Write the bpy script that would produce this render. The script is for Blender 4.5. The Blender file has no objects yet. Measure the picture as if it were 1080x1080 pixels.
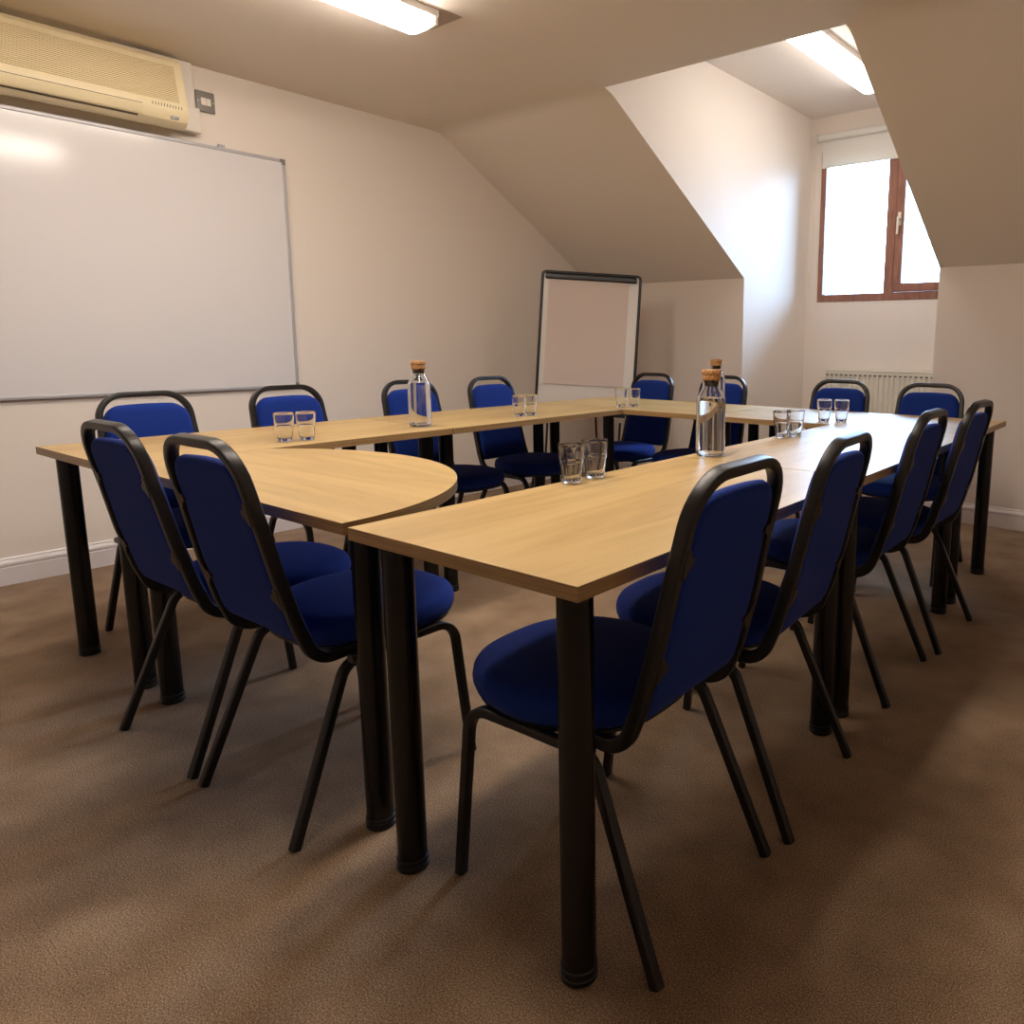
import bpy, bmesh, math, random
from mathutils import Vector, Matrix

random.seed(7)
sc = bpy.context.scene
COL = sc.collection
PI = math.pi

# ------------------------------------------------------------------ helpers
def tag(o, label=None, cat=None, group=None, kind=None):
    if label: o['label'] = label
    if cat: o['category'] = cat
    if group: o['group'] = group
    if kind: o['kind'] = kind
    return o

def link(o, parent=None):
    COL.objects.link(o)
    if parent is not None: o.parent = parent
    return o

def obj(name, bm, mat, parent=None, smooth=False, auto=None, weld=False):
    if weld: bmesh.ops.remove_doubles(bm, verts=bm.verts, dist=1e-5)
    bmesh.ops.recalc_face_normals(bm, faces=bm.faces)
    me = bpy.data.meshes.new(name)
    bm.to_mesh(me); bm.free()
    if isinstance(mat, (list, tuple)):
        for m in mat: me.materials.append(m)
    else: me.materials.append(mat)
    if smooth:
        for p in me.polygons: p.use_smooth = True
        if auto: me.set_sharp_from_angle(angle=math.radians(auto))
    return link(bpy.data.objects.new(name, me), parent)

def thing(name, label, cat, loc=(0, 0, 0), rz=0.0, group=None):
    o = bpy.data.objects.new(name, None)
    o.empty_display_size = 0.1
    o.location = loc; o.rotation_euler = (0, 0, rz)
    COL.objects.link(o)
    return tag(o, label, cat, group)

def dup(root, loc, rz, label, group=None):
    def cp(o, par):
        c = o.copy(); COL.objects.link(c); c.parent = par
        for ch in o.children: cp(ch, c)
        return c
    r = cp(root, None)
    r.location = loc; r.rotation_euler = (0, 0, rz)
    r['label'] = label
    if group: r['group'] = group
    return r

def box(bm, x0, y0, z0, x1, y1, z1, bevel=0.0, seg=2, mi=0):
    vs = [bm.verts.new(p) for p in ((x0,y0,z0),(x1,y0,z0),(x1,y1,z0),(x0,y1,z0),(x0,y0,z1),(x1,y0,z1),(x1,y1,z1),(x0,y1,z1))]
    fs = [bm.faces.new([vs[i] for i in q]) for q in ((0,3,2,1),(4,5,6,7),(0,1,5,4),(1,2,6,5),(2,3,7,6),(3,0,4,7))]
    for f in fs: f.material_index = mi
    if bevel > 0:
        es = list({e for f in fs for e in f.edges})
        bmesh.ops.bevel(bm, geom=es, offset=bevel, segments=seg, affect='EDGES', profile=0.5)
    return fs

def quad(bm, *pts, mi=0):
    f = bm.faces.new([bm.verts.new(p) for p in pts]); f.material_index = mi
    return f

def lathe(bm, prof, n=32, c=(0, 0, 0), closed=False):
    rings = []
    for r, z in prof:
        if r < 1e-6: rings.append([bm.verts.new((c[0], c[1], c[2] + z))])
        else: rings.append([bm.verts.new((c[0] + r*math.cos(2*PI*k/n), c[1] + r*math.sin(2*PI*k/n), c[2] + z)) for k in range(n)])
    for a, b in zip(rings[:-1], rings[1:]):
        for k in range(n):
            k2 = (k+1) % n
            if len(a) == 1 and len(b) == 1: continue
            if len(a) == 1: bm.faces.new((a[0], b[k], b[k2]))
            elif len(b) == 1: bm.faces.new((a[k], b[0], a[k2]))
            else: bm.faces.new((a[k], b[k], b[k2], a[k2]))

def fillet(pts, rad, n=7):
    """poly-line with its inner corners rounded; rad one number or a list per point"""
    P = [Vector(p) for p in pts]; out = [P[0]]
    for i in range(1, len(P)-1):
        r = rad[i] if isinstance(rad, (list, tuple)) else rad
        a, b, c = P[i-1], P[i], P[i+1]
        u = (a-b).normalized(); v = (c-b).normalized()
        ang = u.angle(v)
        if r <= 0 or ang > PI - 0.02: out.append(b); continue
        d = r/math.tan(ang/2); d = min(d, (a-b).length*0.49, (c-b).length*0.49); rr = d*math.tan(ang/2)
        cen = b + (u+v).normalized()*(rr/math.sin(ang/2))
        s = b+u*d-cen; e = b+v*d-cen; tot = s.angle(e)
        for k in range(n+1):
            t = k/n
            out.append(cen + (s*math.sin((1-t)*tot) + e*math.sin(t*tot))/math.sin(tot))
    out.append(P[-1]); return out

def sweep(bm, path, w, h, side, round_=0.3, n=3, caps=True):
    """rounded rectangular tube w (along side) by h; side carried along the path without twist"""
    P = [Vector(p) for p in path]
    prof = []
    r = min(w, h)*round_
    for cx, cy, a0 in ((w/2-r, h/2-r, 0), (-w/2+r, h/2-r, PI/2), (-w/2+r, -h/2+r, PI), (w/2-r, -h/2+r, 3*PI/2)):
        for k in range(n+1):
            a = a0 + PI/2*k/n
            prof.append((cx+r*math.cos(a), cy+r*math.sin(a)))
    S = Vector(side); prevT = None; rings = []
    for i, p in enumerate(P):
        if i == 0: T = (P[1]-P[0]).normalized()
        elif i == len(P)-1: T = (P[-1]-P[-2]).normalized()
        else: T = ((P[i+1]-p).normalized() + (p-P[i-1]).normalized()).normalized()
        if prevT is not None:
            ax = prevT.cross(T)
            if ax.length > 1e-8: S = Matrix.Rotation(prevT.angle(T), 3, ax.normalized()) @ S
        S = (S - T*S.dot(T)).normalized(); B = T.cross(S); prevT = T
        rings.append([bm.verts.new(p + S*a + B*b) for a, b in prof])
    m = len(prof)
    for A, B_ in zip(rings[:-1], rings[1:]):
        for k in range(m): bm.faces.new((A[k], A[(k+1) % m], B_[(k+1) % m], B_[k]))
    if caps:
        bm.faces.new(rings[0][::-1]); bm.faces.new(rings[-1])

def rod(bm, a, b, r, n=12):
    a, b = Vector(a), Vector(b); T = (b-a).normalized()
    S = T.orthogonal().normalized(); B = T.cross(S); A1, B1 = [], []
    for k in range(n):
        o = S*math.cos(2*PI*k/n)*r + B*math.sin(2*PI*k/n)*r
        A1.append(bm.verts.new(a+o)); B1.append(bm.verts.new(b+o))
    for k in range(n): bm.faces.new((A1[k], A1[(k+1) % n], B1[(k+1) % n], B1[k]))
    bm.faces.new(A1[::-1]); bm.faces.new(B1)

def prism(bm, outline, z0, z1, bevel=0.0):
    lo = [bm.verts.new((x, y, z0)) for x, y in outline]; hi = [bm.verts.new((x, y, z1)) for x, y in outline]
    n = len(outline)
    bm.faces.new(lo[::-1]); top = bm.faces.new(hi)
    for k in range(n): bm.faces.new((lo[k], lo[(k+1) % n], hi[(k+1) % n], hi[k]))
    if bevel:
        bmesh.ops.bevel(bm, geom=[e for e in top.edges], offset=bevel, segments=2, affect='EDGES', profile=0.5)

# ------------------------------------------------------------------ materials
def newmat(name):
    m = bpy.data.materials.new(name); m.use_nodes = True
    nt = m.node_tree; b = nt.nodes['Principled BSDF']
    return m, nt, b

def simple(name, col, rough=0.5, metal=0.0, spec=0.5, bump=None, bscale=200, bdist=0.001, coat=0.0):
    m, nt, b = newmat(name)
    b.inputs['Base Color'].default_value = (*col, 1); b.inputs['Roughness'].default_value = rough
    b.inputs['Metallic'].default_value = metal; b.inputs['Specular IOR Level'].default_value = spec
    if coat: b.inputs['Coat Weight'].default_value = coat
    if bump:
        tc = nt.nodes.new('ShaderNodeTexCoord'); nz = nt.nodes.new('ShaderNodeTexNoise'); bp = nt.nodes.new('ShaderNodeBump')
        nz.inputs['Scale'].default_value = bscale; nz.inputs['Detail'].default_value = 3
        bp.inputs['Strength'].default_value = bump; bp.inputs['Distance'].default_value = bdist
        nt.links.new(tc.outputs['Object'], nz.inputs['Vector']); nt.links.new(nz.outputs['Fac'], bp.inputs['Height'])
        nt.links.new(bp.outputs['Normal'], b.inputs['Normal'])
    return m

def ramp(nt, stops):
    r = nt.nodes.new('ShaderNodeValToRGB'); e = r.color_ramp.elements
    while len(e) < len(stops): e.new(0.5)
    for el, (p, c) in zip(e, stops): el.position = p; el.color = (*c, 1)
    return r

WALL = simple('wall_paint', (0.855, 0.785, 0.715), 0.6, spec=0.3, bump=0.12, bscale=90, bdist=0.002)
CEIL = simple('ceiling_paint', (0.855, 0.785, 0.715), 0.7, spec=0.25, bump=0.2, bscale=7, bdist=0.006)
GLOSSW = simple('white_gloss_paint', (0.82, 0.79, 0.80), 0.3, spec=0.5)
BLACK = simple('black_powder_coat', (0.009, 0.0075, 0.007), 0.36, spec=0.4, bump=0.05, bscale=900, bdist=0.0003)
BLACKT = simple('black_table_leg', (0.006, 0.005, 0.0045), 0.25, spec=0.35)
RUBBER = simple('black_plastic', (0.008, 0.008, 0.009), 0.35, spec=0.4)
BRACK = simple('brown_black_bracket', (0.035, 0.025, 0.018), 0.4, metal=0.3)
WBOARD = simple('whiteboard_enamel', (0.77, 0.76, 0.78), 0.13, spec=0.6)
ALU = simple('aluminium_trim', (0.50, 0.50, 0.53), 0.5, metal=0.45)
AC_M = simple('yellowed_plastic', (0.80, 0.70, 0.46), 0.4)
AC_D = simple('dark_louver_gap', (0.10, 0.075, 0.045), 0.7)
WPLAST = simple('white_plastic', (0.80, 0.76, 0.70), 0.4)
GREYMET = simple('grey_metal_plate', (0.24, 0.23, 0.22), 0.45, metal=0.3)
LED = simple('grey_display', (0.10, 0.11, 0.13), 0.2)
UPVC = simple('radiator_enamel', (0.80, 0.77, 0.66), 0.35)
SLOT = simple('radiator_slot', (0.12, 0.11, 0.09), 0.8)
BLIND = simple('blind_fabric', (0.86, 0.84, 0.78), 0.8)
_nt = BLIND.node_tree; _tr = _nt.nodes.new('ShaderNodeBsdfTranslucent'); _mx = _nt.nodes.new('ShaderNodeMixShader')
_tr.inputs['Color'].default_value = (0.86, 0.84, 0.78, 1); _mx.inputs[0].default_value = 0.12
_nt.links.new(_nt.nodes['Principled BSDF'].outputs[0], _mx.inputs[1]); _nt.links.new(_tr.outputs[0], _mx.inputs[2]); _nt.links.new(_mx.outputs[0], _nt.nodes['Material Output'].inputs['Surface'])
PAPER = simple('flip_paper', (0.66, 0.565, 0.525), 0.8)
EBOARD = simple('easel_board_white', (0.72, 0.69, 0.66), 0.35)
BRASSY = simple('cream_handle', (0.78, 0.74, 0.60), 0.3)
CLAMP = simple('white_clamp', (0.85, 0.82, 0.76), 0.4)
PATCH = simple('bare_ceiling_patch', (0.50, 0.41, 0.35), 0.7)

def mat_wood_laminate():
    m, nt, b = newmat('oak_laminate'); L = nt.links
    tc = nt.nodes.new('ShaderNodeTexCoord'); mp = nt.nodes.new('ShaderNodeMapping')
    mp.inputs['Scale'].default_value = (1.0, 0.09, 1.0)
    L.new(tc.outputs['Object'], mp.inputs['Vector'])
    n1 = nt.nodes.new('ShaderNodeTexNoise'); n1.inputs['Scale'].default_value = 7; n1.inputs['Detail'].default_value = 2; n1.inputs['Distortion'].default_value = 0.4
    L.new(mp.outputs[0], n1.inputs['Vector'])
    mul = nt.nodes.new('ShaderNodeMath'); mul.operation = 'MULTIPLY'; mul.inputs[1].default_value = 26
    sn = nt.nodes.new('ShaderNodeMath'); sn.operation = 'SINE'
    L.new(n1.outputs['Fac'], mul.inputs[0]); L.new(mul.outputs[0], sn.inputs[0])
    mp2 = nt.nodes.new('ShaderNodeMapping'); mp2.inputs['Scale'].default_value = (1.0, 0.035, 1.0)
    L.new(tc.outputs['Object'], mp2.inputs['Vector'])
    n2 = nt.nodes.new('ShaderNodeTexNoise'); n2.inputs['Scale'].default_value = 260; n2.inputs['Detail'].default_value = 4; n2.inputs['Roughness'].default_value = 0.7
    L.new(mp2.outputs[0], n2.inputs['Vector'])
    a = nt.nodes.new('ShaderNodeMath'); a.operation = 'MULTIPLY_ADD'; a.inputs[1].default_value = 0.10; a.inputs[2].default_value = 0.30
    L.new(sn.outputs[0], a.inputs[0])
    s = nt.nodes.new('ShaderNodeMath'); s.operation = 'MULTIPLY_ADD'; s.inputs[1].default_value = 0.42
    L.new(n2.outputs['Fac'], s.inputs[0]); L.new(a.outputs[0], s.inputs[2])
    r = ramp(nt, [(0.25, (0.34, 0.215, 0.075)), (0.5, (0.49, 0.330, 0.128)), (0.75, (0.56, 0.395, 0.168))])
    L.new(s.outputs[0], r.inputs['Fac']); L.new(r.outputs['Color'], b.inputs['Base Color'])
    b.inputs['Roughness'].default_value = 0.40; b.inputs['Specular IOR Level'].default_value = 0.5
    bp = nt.nodes.new('ShaderNodeBump'); bp.inputs['Strength'].default_value = 0.10; bp.inputs['Distance'].default_value = 0.0006
    L.new(n2.outputs['Fac'], bp.inputs['Height']); L.new(bp.outputs['Normal'], b.inputs['Normal'])
    return m
WOOD = mat_wood_laminate()

def mat_edge():
    m, nt, b = newmat('oak_edge_shaded'); L = nt.links
    tc = nt.nodes.new('ShaderNodeTexCoord'); mp = nt.nodes.new('ShaderNodeMapping'); mp.inputs['Scale'].default_value = (4, 4, 260)
    n = nt.nodes.new('ShaderNodeTexNoise'); n.inputs['Scale'].default_value = 1.0; n.inputs['Detail'].default_value = 3
    L.new(tc.outputs['Object'], mp.inputs['Vector']); L.new(mp.outputs[0], n.inputs['Vector'])
    r = ramp(nt, [(0.3, (0.26, 0.155, 0.062)), (0.7, (0.40, 0.255, 0.115))])  # same oak, with the weaker light on the edges painted in as darker colour
    L.new(n.outputs['Fac'], r.inputs['Fac']); L.new(r.outputs['Color'], b.inputs['Base Color'])
    b.inputs['Roughness'].default_value = 0.35
    return m
EDGE = mat_edge()

def mat_carpet():
    m, nt, b = newmat('brown_carpet'); L = nt.links
    tc = nt.nodes.new('ShaderNodeTexCoord')
    n1 = nt.nodes.new('ShaderNodeTexNoise'); n1.inputs['Scale'].default_value = 330; n1.inputs['Detail'].default_value = 3; n1.inputs['Roughness'].default_value = 0.7
    n2 = nt.nodes.new('ShaderNodeTexNoise'); n2.inputs['Scale'].default_value = 6; n2.inputs['Detail'].default_value = 4
    vo = nt.nodes.new('ShaderNodeTexVoronoi'); vo.inputs['Scale'].default_value = 420
    for n in (n1, n2, vo): L.new(tc.outputs['Object'], n.inputs['Vector'])
    a = nt.nodes.new('ShaderNodeMath'); a.operation = 'MULTIPLY_ADD'; a.inputs[1].default_value = 0.25
    L.new(n2.outputs['Fac'], a.inputs[0]); L.new(n1.outputs['Fac'], a.inputs[2])
    r = ramp(nt, [(0.45, (0.085, 0.052, 0.028)), (0.62, (0.235, 0.153, 0.090)), (0.78, (0.46, 0.34, 0.235))])
    L.new(a.outputs[0], r.inputs['Fac']); L.new(r.outputs['Color'], b.inputs['Base Color'])
    b.inputs['Roughness'].default_value = 0.95; b.inputs['Specular IOR Level'].default_value = 0.1
    b.inputs['Sheen Weight'].default_value = 0.15
    bp = nt.nodes.new('ShaderNodeBump'); bp.inputs['Strength'].default_value = 0.2; bp.inputs['Distance'].default_value = 0.002
    L.new(vo.outputs['Distance'], bp.inputs['Height']); L.new(bp.outputs['Normal'], b.inputs['Normal'])
    return m
CARPET = mat_carpet()

def mat_fabric():
    m, nt, b = newmat('blue_upholstery'); L = nt.links
    tc = nt.nodes.new('ShaderNodeTexCoord')
    n = nt.nodes.new('ShaderNodeTexNoise'); n.inputs['Scale'].default_value = 500; n.inputs['Detail'].default_value = 2
    L.new(tc.outputs['Object'], n.inputs['Vector'])
    r = ramp(nt, [(0.3, (0.004, 0.018, 0.150)), (0.7, (0.007, 0.032, 0.235))])
    L.new(n.outputs['Fac'], r.inputs['Fac']); L.new(r.outputs['Color'], b.inputs['Base Color'])
    b.inputs['Roughness'].default_value = 0.85; b.inputs['Specular IOR Level'].default_value = 0.15
    b.inputs['Sheen Weight'].default_value = 0.12; b.inputs['Sheen Roughness'].default_value = 0.5
    b.inputs['Sheen Tint'].default_value = (0.35, 0.42, 1, 1)
    bp = nt.nodes.new('ShaderNodeBump'); bp.inputs['Strength'].default_value = 0.25; bp.inputs['Distance'].default_value = 0.001
    L.new(n.outputs['Fac'], bp.inputs['Height']); L.new(bp.outputs['Normal'], b.inputs['Normal'])
    return m
BLUE = mat_fabric()

def mat_frame_wood():
    m, nt, b = newmat('mahogany_frame'); L = nt.links
    tc = nt.nodes.new('ShaderNodeTexCoord'); mp = nt.nodes.new('ShaderNodeMapping'); mp.inputs['Scale'].default_value = (60, 60, 8)
    n = nt.nodes.new('ShaderNodeTexNoise'); n.inputs['Scale'].default_value = 1; n.inputs['Detail'].default_value = 3
    L.new(tc.outputs['Object'], mp.inputs['Vector']); L.new(mp.outputs[0], n.inputs['Vector'])
    r = ramp(nt, [(0.3, (0.23, 0.095, 0.06)), (0.7, (0.37, 0.17, 0.115))])
    L.new(n.outputs['Fac'], r.inputs['Fac']); L.new(r.outputs['Color'], b.inputs['Base Color'])
    b.inputs['Roughness'].default_value = 0.4
    return m
MAHOG = mat_frame_wood()

def mat_cork():
    m, nt, b = newmat('cork'); L = nt.links
    tc = nt.nodes.new('ShaderNodeTexCoord'); n = nt.nodes.new('ShaderNodeTexNoise'); n.inputs['Scale'].default_value = 170; n.inputs['Detail'].default_value = 4
    L.new(tc.outputs['Object'], n.inputs['Vector'])
    r = ramp(nt, [(0.35, (0.22, 0.10, 0.03)), (0.55, (0.50, 0.26, 0.10)), (0.8, (0.62, 0.36, 0.16))])
    L.new(n.outputs['Fac'], r.inputs['Fac']); L.new(r.outputs['Color'], b.inputs['Base Color'])
    b.inputs['Roughness'].default_value = 0.8
    return m
CORK = mat_cork()

def mat_glass(name, ior):
    m, nt, b = newmat(name)
    b.inputs['Base Color'].default_value = (0.98, 0.99, 1.0, 1)
    b.inputs['Roughness'].default_value = 0.0; b.inputs['IOR'].default_value = ior
    b.inputs['Transmission Weight'].default_value = 1.0
    return m
GLASS = mat_glass('clear_glass', 1.47)
WATER = mat_glass('water', 1.33)

def mat_pane():
    m = bpy.data.materials.new('window_glass'); m.use_nodes = True; nt = m.node_tree; L = nt.links
    nt.nodes.remove(nt.nodes['Principled BSDF']); out = nt.nodes['Material Output']
    t = nt.nodes.new('ShaderNodeBsdfTransparent'); g = nt.nodes.new('ShaderNodeBsdfGlossy'); mx = nt.nodes.new('ShaderNodeMixShader')
    fr = nt.nodes.new('ShaderNodeFresnel'); fr.inputs['IOR'].default_value = 1.45; g.inputs['Roughness'].default_value = 0.02
    L.new(fr.outputs[0], mx.inputs[0]); L.new(t.outputs[0], mx.inputs[1]); L.new(g.outputs[0], mx.inputs[2]); L.new(mx.outputs[0], out.inputs['Surface'])
    return m
PANE = mat_pane()

def mat_emit(name, col, s):
    m, nt, b = newmat(name)
    b.inputs['Base Color'].default_value = (0.8, 0.8, 0.8, 1)
    b.inputs['Emission Color'].default_value = (*col, 1); b.inputs['Emission Strength'].default_value = s
    return m
LAMP = mat_emit('fluorescent_diffuser', (1.0, 0.875, 0.76), 33.0)
LAMP_R = mat_emit('fluorescent_diffuser_right', (1.0, 0.875, 0.76), 42.0)
LAMP2 = mat_emit('dormer_fluorescent_diffuser', (1.0, 0.90, 0.80), 13.0)

# ------------------------------------------------------------------ room measures
XR, YF = 5.9, -2.9             # right wall, wall behind the camera
YK, ZK = 3.941, 1.535          # knee wall, its height
YS, ZC = 2.474, 2.423          # where slope meets the flat ceiling, ceiling height
XD1, XD2 = 1.446, 2.802        # dormer cheeks
YW, ZD = 4.930, 2.818          # window wall, dormer ceiling
WX0, WX1, WZ0, WZ1 = 1.545, 2.715, 1.407, 2.56   # window opening
T = 0.12

def struct(name, bm, m, smooth=False):
    return tag(obj(name, bm, m, smooth=smooth), kind='structure')

bm = bmesh.new(); box(bm, -T, YF-T, -0.1, XR+T, YW+0.3, 0); struct('floor', bm, CARPET)
bm = bmesh.new(); box(bm, -T, YF-T, 0, 0, YK+T, 2.9); struct('wall_left', bm, WALL)
bm = bmesh.new(); box(bm, XR, YF-T, 0, XR+T, YK+T, 2.9); struct('wall_right', bm, WALL)
bm = bmesh.new(); box(bm, 0, YF-T, 0, XR, YF, 2.9); struct('wall_front', bm, WALL)
bm = bmesh.new(); box(bm, 0, YK, 0, XD1-0.05, YK+T, ZK+0.02); struct('wall_back_left', bm, WALL)
bm = bmesh.new(); box(bm, XD2+0.05, YK, 0, XR, YK+T, ZK+0.02); struct('wall_back_right', bm, WALL)

# ceiling: flat part running over a small soft bend into the slope, dormer cut out of the slope
def slope_profile():
    dy, dz = YK-YS, ZK-ZC
    L = math.hypot(dy, dz); uy, uz = dy/L, dz/L
    d = 0.07
    a = Vector((0, YS-d, ZC)); b = Vector((0, YS, ZC)); c = Vector((0, YS+uy*d, ZC+uz*d))
    pts = []
    for k in range(7):
        t = k/6
        q = a*(1-t)**2 + b*2*t*(1-t) + c*t*t
        pts.append((q.y, q.z))
    return pts
SP = slope_profile()
def sheet(bm, prof, x0, x1, th=0.10):
    """thick sheet following a (y,z) profile between x0 and x1"""
    lo = [(bm.verts.new((x0, y, z)), bm.verts.new((x1, y, z))) for y, z in prof]
    hi = [(bm.verts.new((x0, y+th*0.5, z+th)), bm.verts.new((x1, y+th*0.5, z+th))) for y, z in prof]
    for i in range(len(prof)-1):
        bm.faces.new((lo[i][0], lo[i+1][0], lo[i+1][1], lo[i][1])); bm.faces.new((hi[i][0], hi[i][1], hi[i+1][1], hi[i+1][0]))
        bm.faces.new((lo[i][0], hi[i][0], hi[i+1][0], lo[i+1][0])); bm.faces.new((lo[i][1], lo[i+1][1], hi[i+1][1], hi[i][1]))
    for k in (0, -1): bm.faces.new((lo[k][0], lo[k][1], hi[k][1], hi[k][0]))
bm = bmesh.new(); sheet(bm, [(YF-T, ZC), (YS-0.07, ZC)], -T, XR+T); struct('ceiling', bm, CEIL, True).data.set_sharp_from_angle(angle=0.6)
tail = [(YK+0.005, ZK-0.003), ]
bm = bmesh.new(); sheet(bm, SP + tail, -T, XD1-0.05); o = struct('ceiling_slope_left', bm, CEIL, True); o.data.set_sharp_from_angle(angle=0.6)
bm = bmesh.new(); sheet(bm, SP + tail, XD2+0.05, XR+T); o = struct('ceiling_slope_right', bm, CEIL, True); o.data.set_sharp_from_angle(angle=0.6)
# header strip above the dormer opening (its rounded lower edge), dormer cheeks, ceiling, window wall
bm = bmesh.new()
sheet(bm, [(YS-0.07, ZC), (YS-0.03, ZC-0.001), (YS-0.012, ZC+0.004)], XD1, XD2, 0.10)
box(bm, XD1, YS-0.06, ZC+0.02, XD2, YS-0.002, ZD+0.02)
struct('ceiling_header', bm, CEIL)
def cheek(name, x0, x1):
    bm = bmesh.new()
    out = [(YS-0.075, ZC)] + SP + [(YK, ZK), (YK, 0), (YW+0.02, 0), (YW+0.02, ZD+0.05), (YS-0.075, ZD+0.05)]
    a = [bm.verts.new((x0, y, z)) for y, z in out]; b = [bm.verts.new((x1, y, z)) for y, z in out]
    bm.faces.new(a); bm.faces.new(b[::-1])
    for k in range(len(out)): bm.faces.new((a[k], b[k], b[(k+1) % len(out)], a[(k+1) % len(out)]))
    struct(name, bm, WALL)
cheek('wall_dormer_left', XD1-0.05, XD1); cheek('wall_dormer_right', XD2, XD2+0.05)
bm = bmesh.new(); box(bm, XD1-0.1, YS-0.06, ZD, XD2+0.1, YW+0.12, ZD+0.1); struct('ceiling_dormer', bm, CEIL)
bm = bmesh.new()
yb = YW+0.09
box(bm, XD1-0.1, YW, 0, XD2+0.1, yb, WZ0); box(bm, XD1-0.1, YW, WZ1, XD2+0.1, yb, ZD+0.05)
box(bm, XD1-0.1, YW, WZ0, WX0, yb, WZ1); box(bm, WX1, YW, WZ0, XD2+0.1, yb, WZ1)
struct('wall_window', bm, WALL)

# baseboards with a moulded top
def baseboard(name, a, b, nrm):
    """runs a->b on the floor, nrm points into the room"""
    prof = [(0, 0), (0.016, 0), (0.016, 0.078), (0.013, 0.083), (0.018, 0.087), (0.0185, 0.098), (0.014, 0.107), (0.0095, 0.111), (0.0095, 0.117), (0.0065, 0.121), (0, 0.122)]
    bm = bmesh.new(); n = Vector((nrm[0], nrm[1], 0))
    A = [bm.verts.new(Vector((a[0], a[1], 0)) + n*d + Vector((0, 0, z))) for d, z in prof]
    B = [bm.verts.new(Vector((b[0], b[1], 0)) + n*d + Vector((0, 0, z))) for d, z in prof]
    m = len(prof)
    for k in range(m): bm.faces.new((A[k], A[(k+1) % m], B[(k+1) % m], B[k]))
    bm.faces.new(A); bm.faces.new(B[::-1])
    struct(name, bm, GLOSSW)
baseboard('baseboard_left', (0, YF), (0, YK), (1, 0))
baseboard('baseboard_back_left', (0.02, YK), (XD1, YK), (0, -1))
baseboard('baseboard_back_right', (XD2, YK), (XR, YK), (0, -1))
baseboard('baseboard_dormer', (XD1+0.02, YW), (XD2-0.02, YW), (0, -1))
baseboard('baseboard_dormer_left', (XD1, YK), (XD1, YW), (1, 0))
baseboard('baseboard_dormer_right', (XD2, YK), (XD2, YW), (-1, 0))
baseboard('baseboard_right', (XR, YF), (XR, YK), (-1, 0))
baseboard('baseboard_front', (0.02, YF), (XR-0.02, YF), (0, 1))

# ------------------------------------------------------------------ window
win = tag(thing('window_1', None, None, (0, 0, 0)), kind='structure')
FY0, FY1 = YW-0.006, YW+0.06
MX = 2.125                                   # middle of the fixed mullion
bm = bmesh.new()
fw = 0.048
box(bm, WX0, FY0, WZ0, WX1, FY1, WZ0+0.058, 0.004)
box(bm, WX0, FY0, WZ1-0.05, WX1, FY1, WZ1, 0.004)
box(bm, WX0, FY0, WZ0+0.054, WX0+0.042, FY1, WZ1-0.046, 0.004)
box(bm, WX1-fw, FY0, WZ0+0.054, WX1, FY1, WZ1-0.046, 0.004)
box(bm, 2.088, FY0, WZ0+0.054, 2.160, FY1, WZ1-0.046, 0.004)
obj('window_frame', bm, MAHOG, win)
cx0, cx1, cz0, cz1 = 2.163, WX1-fw-0.003, WZ0+0.061, WZ1-0.053
bm = bmesh.new(); sw = 0.062
box(bm, cx0, FY0-0.012, cz0, cx1, FY1-0.01, cz0+sw, 0.005); box(bm, cx0, FY0-0.012, cz1-sw, cx1, FY1-0.01, cz1, 0.005)
box(bm, cx0, FY0-0.012, cz0+sw-0.004, cx0+sw, FY1-0.01, cz1-sw+0.004, 0.005); box(bm, cx1-sw, FY0-0.012, cz0+sw-0.004, cx1, FY1-0.01, cz1-sw+0.004, 0.005)
cas = obj('casement', bm, MAHOG, win)
bm = bmesh.new(); box(bm, cx0+sw-0.006, YW+0.02, cz0+sw-0.006, cx1-sw+0.006, YW+0.026, cz1-sw+0.006); obj('glass_pane', bm, PANE, cas)
bm = bmesh.new(); box(bm, WX0+0.038, YW+0.02, WZ0+0.052, 2.092, YW+0.026, WZ1-0.045); obj('glass_pane', bm, PANE, win)
bm = bmesh.new()   # espagnolette handle: back plate, boss and drooping grip
hx, hz = 2.192, 1.985
box(bm, hx-0.012, FY0-0.020, hz-0.035, hx+0.012, FY0-0.010, hz+0.060, 0.003)
rod(bm, (hx, FY0-0.018, hz+0.01), (hx, FY0-0.045, hz+0.01), 0.010, 14)
sweep(bm, fillet([(hx, FY0-0.045, hz+0.022), (hx, FY0-0.048, hz-0.02), (hx-0.004, FY0-0.040, hz-0.10)], 0.03, 5), 0.017, 0.012, (1, 0, 0), 0.45)
obj('handle', bm, BRASSY, cas, True, 40)
bm = bmesh.new(); box(bm, WX0-0.03, YW+0.091, WZ0-0.045, WX1+0.03, YW+0.17, WZ0-0.010, 0.004); obj('window_sill', bm, GLOSSW, win)

# roller blind
bl = thing('roller_blind', 'cream roller blind rolled most of the way up over the dormer window', 'blind', (2.13, YW-0.04, 2.655))
bm = bmesh.new(); rod(bm, (-0.60, 0, 0.0), (0.60, 0, 0.0), 0.026, 28); obj('roller', bm, BLIND, bl, True, 40)
bm = bmesh.new(); box(bm, -0.575, 0.021, -0.215, 0.59, 0.0225, 0.0); obj('fabric', bm, BLIND, bl)
bm = bmesh.new(); box(bm, -0.575, 0.016, -0.226, 0.59, 0.027, -0.211, 0.003); obj('bottom_bar', bm, BLIND, bl)
for s in (-1, 1):
    bm = bmesh.new()
    rod(bm, (s*0.602, 0, 0), (s*0.618, 0, 0), 0.029, 24); box(bm, s*0.612-0.006, -0.02, -0.025, s*0.612+0.006, 0.04, 0.03, 0.002)
    obj('bracket', bm, WPLAST, bl, True, 40)
bm = bmesh.new()
loop = [(-0.622, -0.022, 0.0), (-0.655, -0.02, -1.16)]
N = 16
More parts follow.
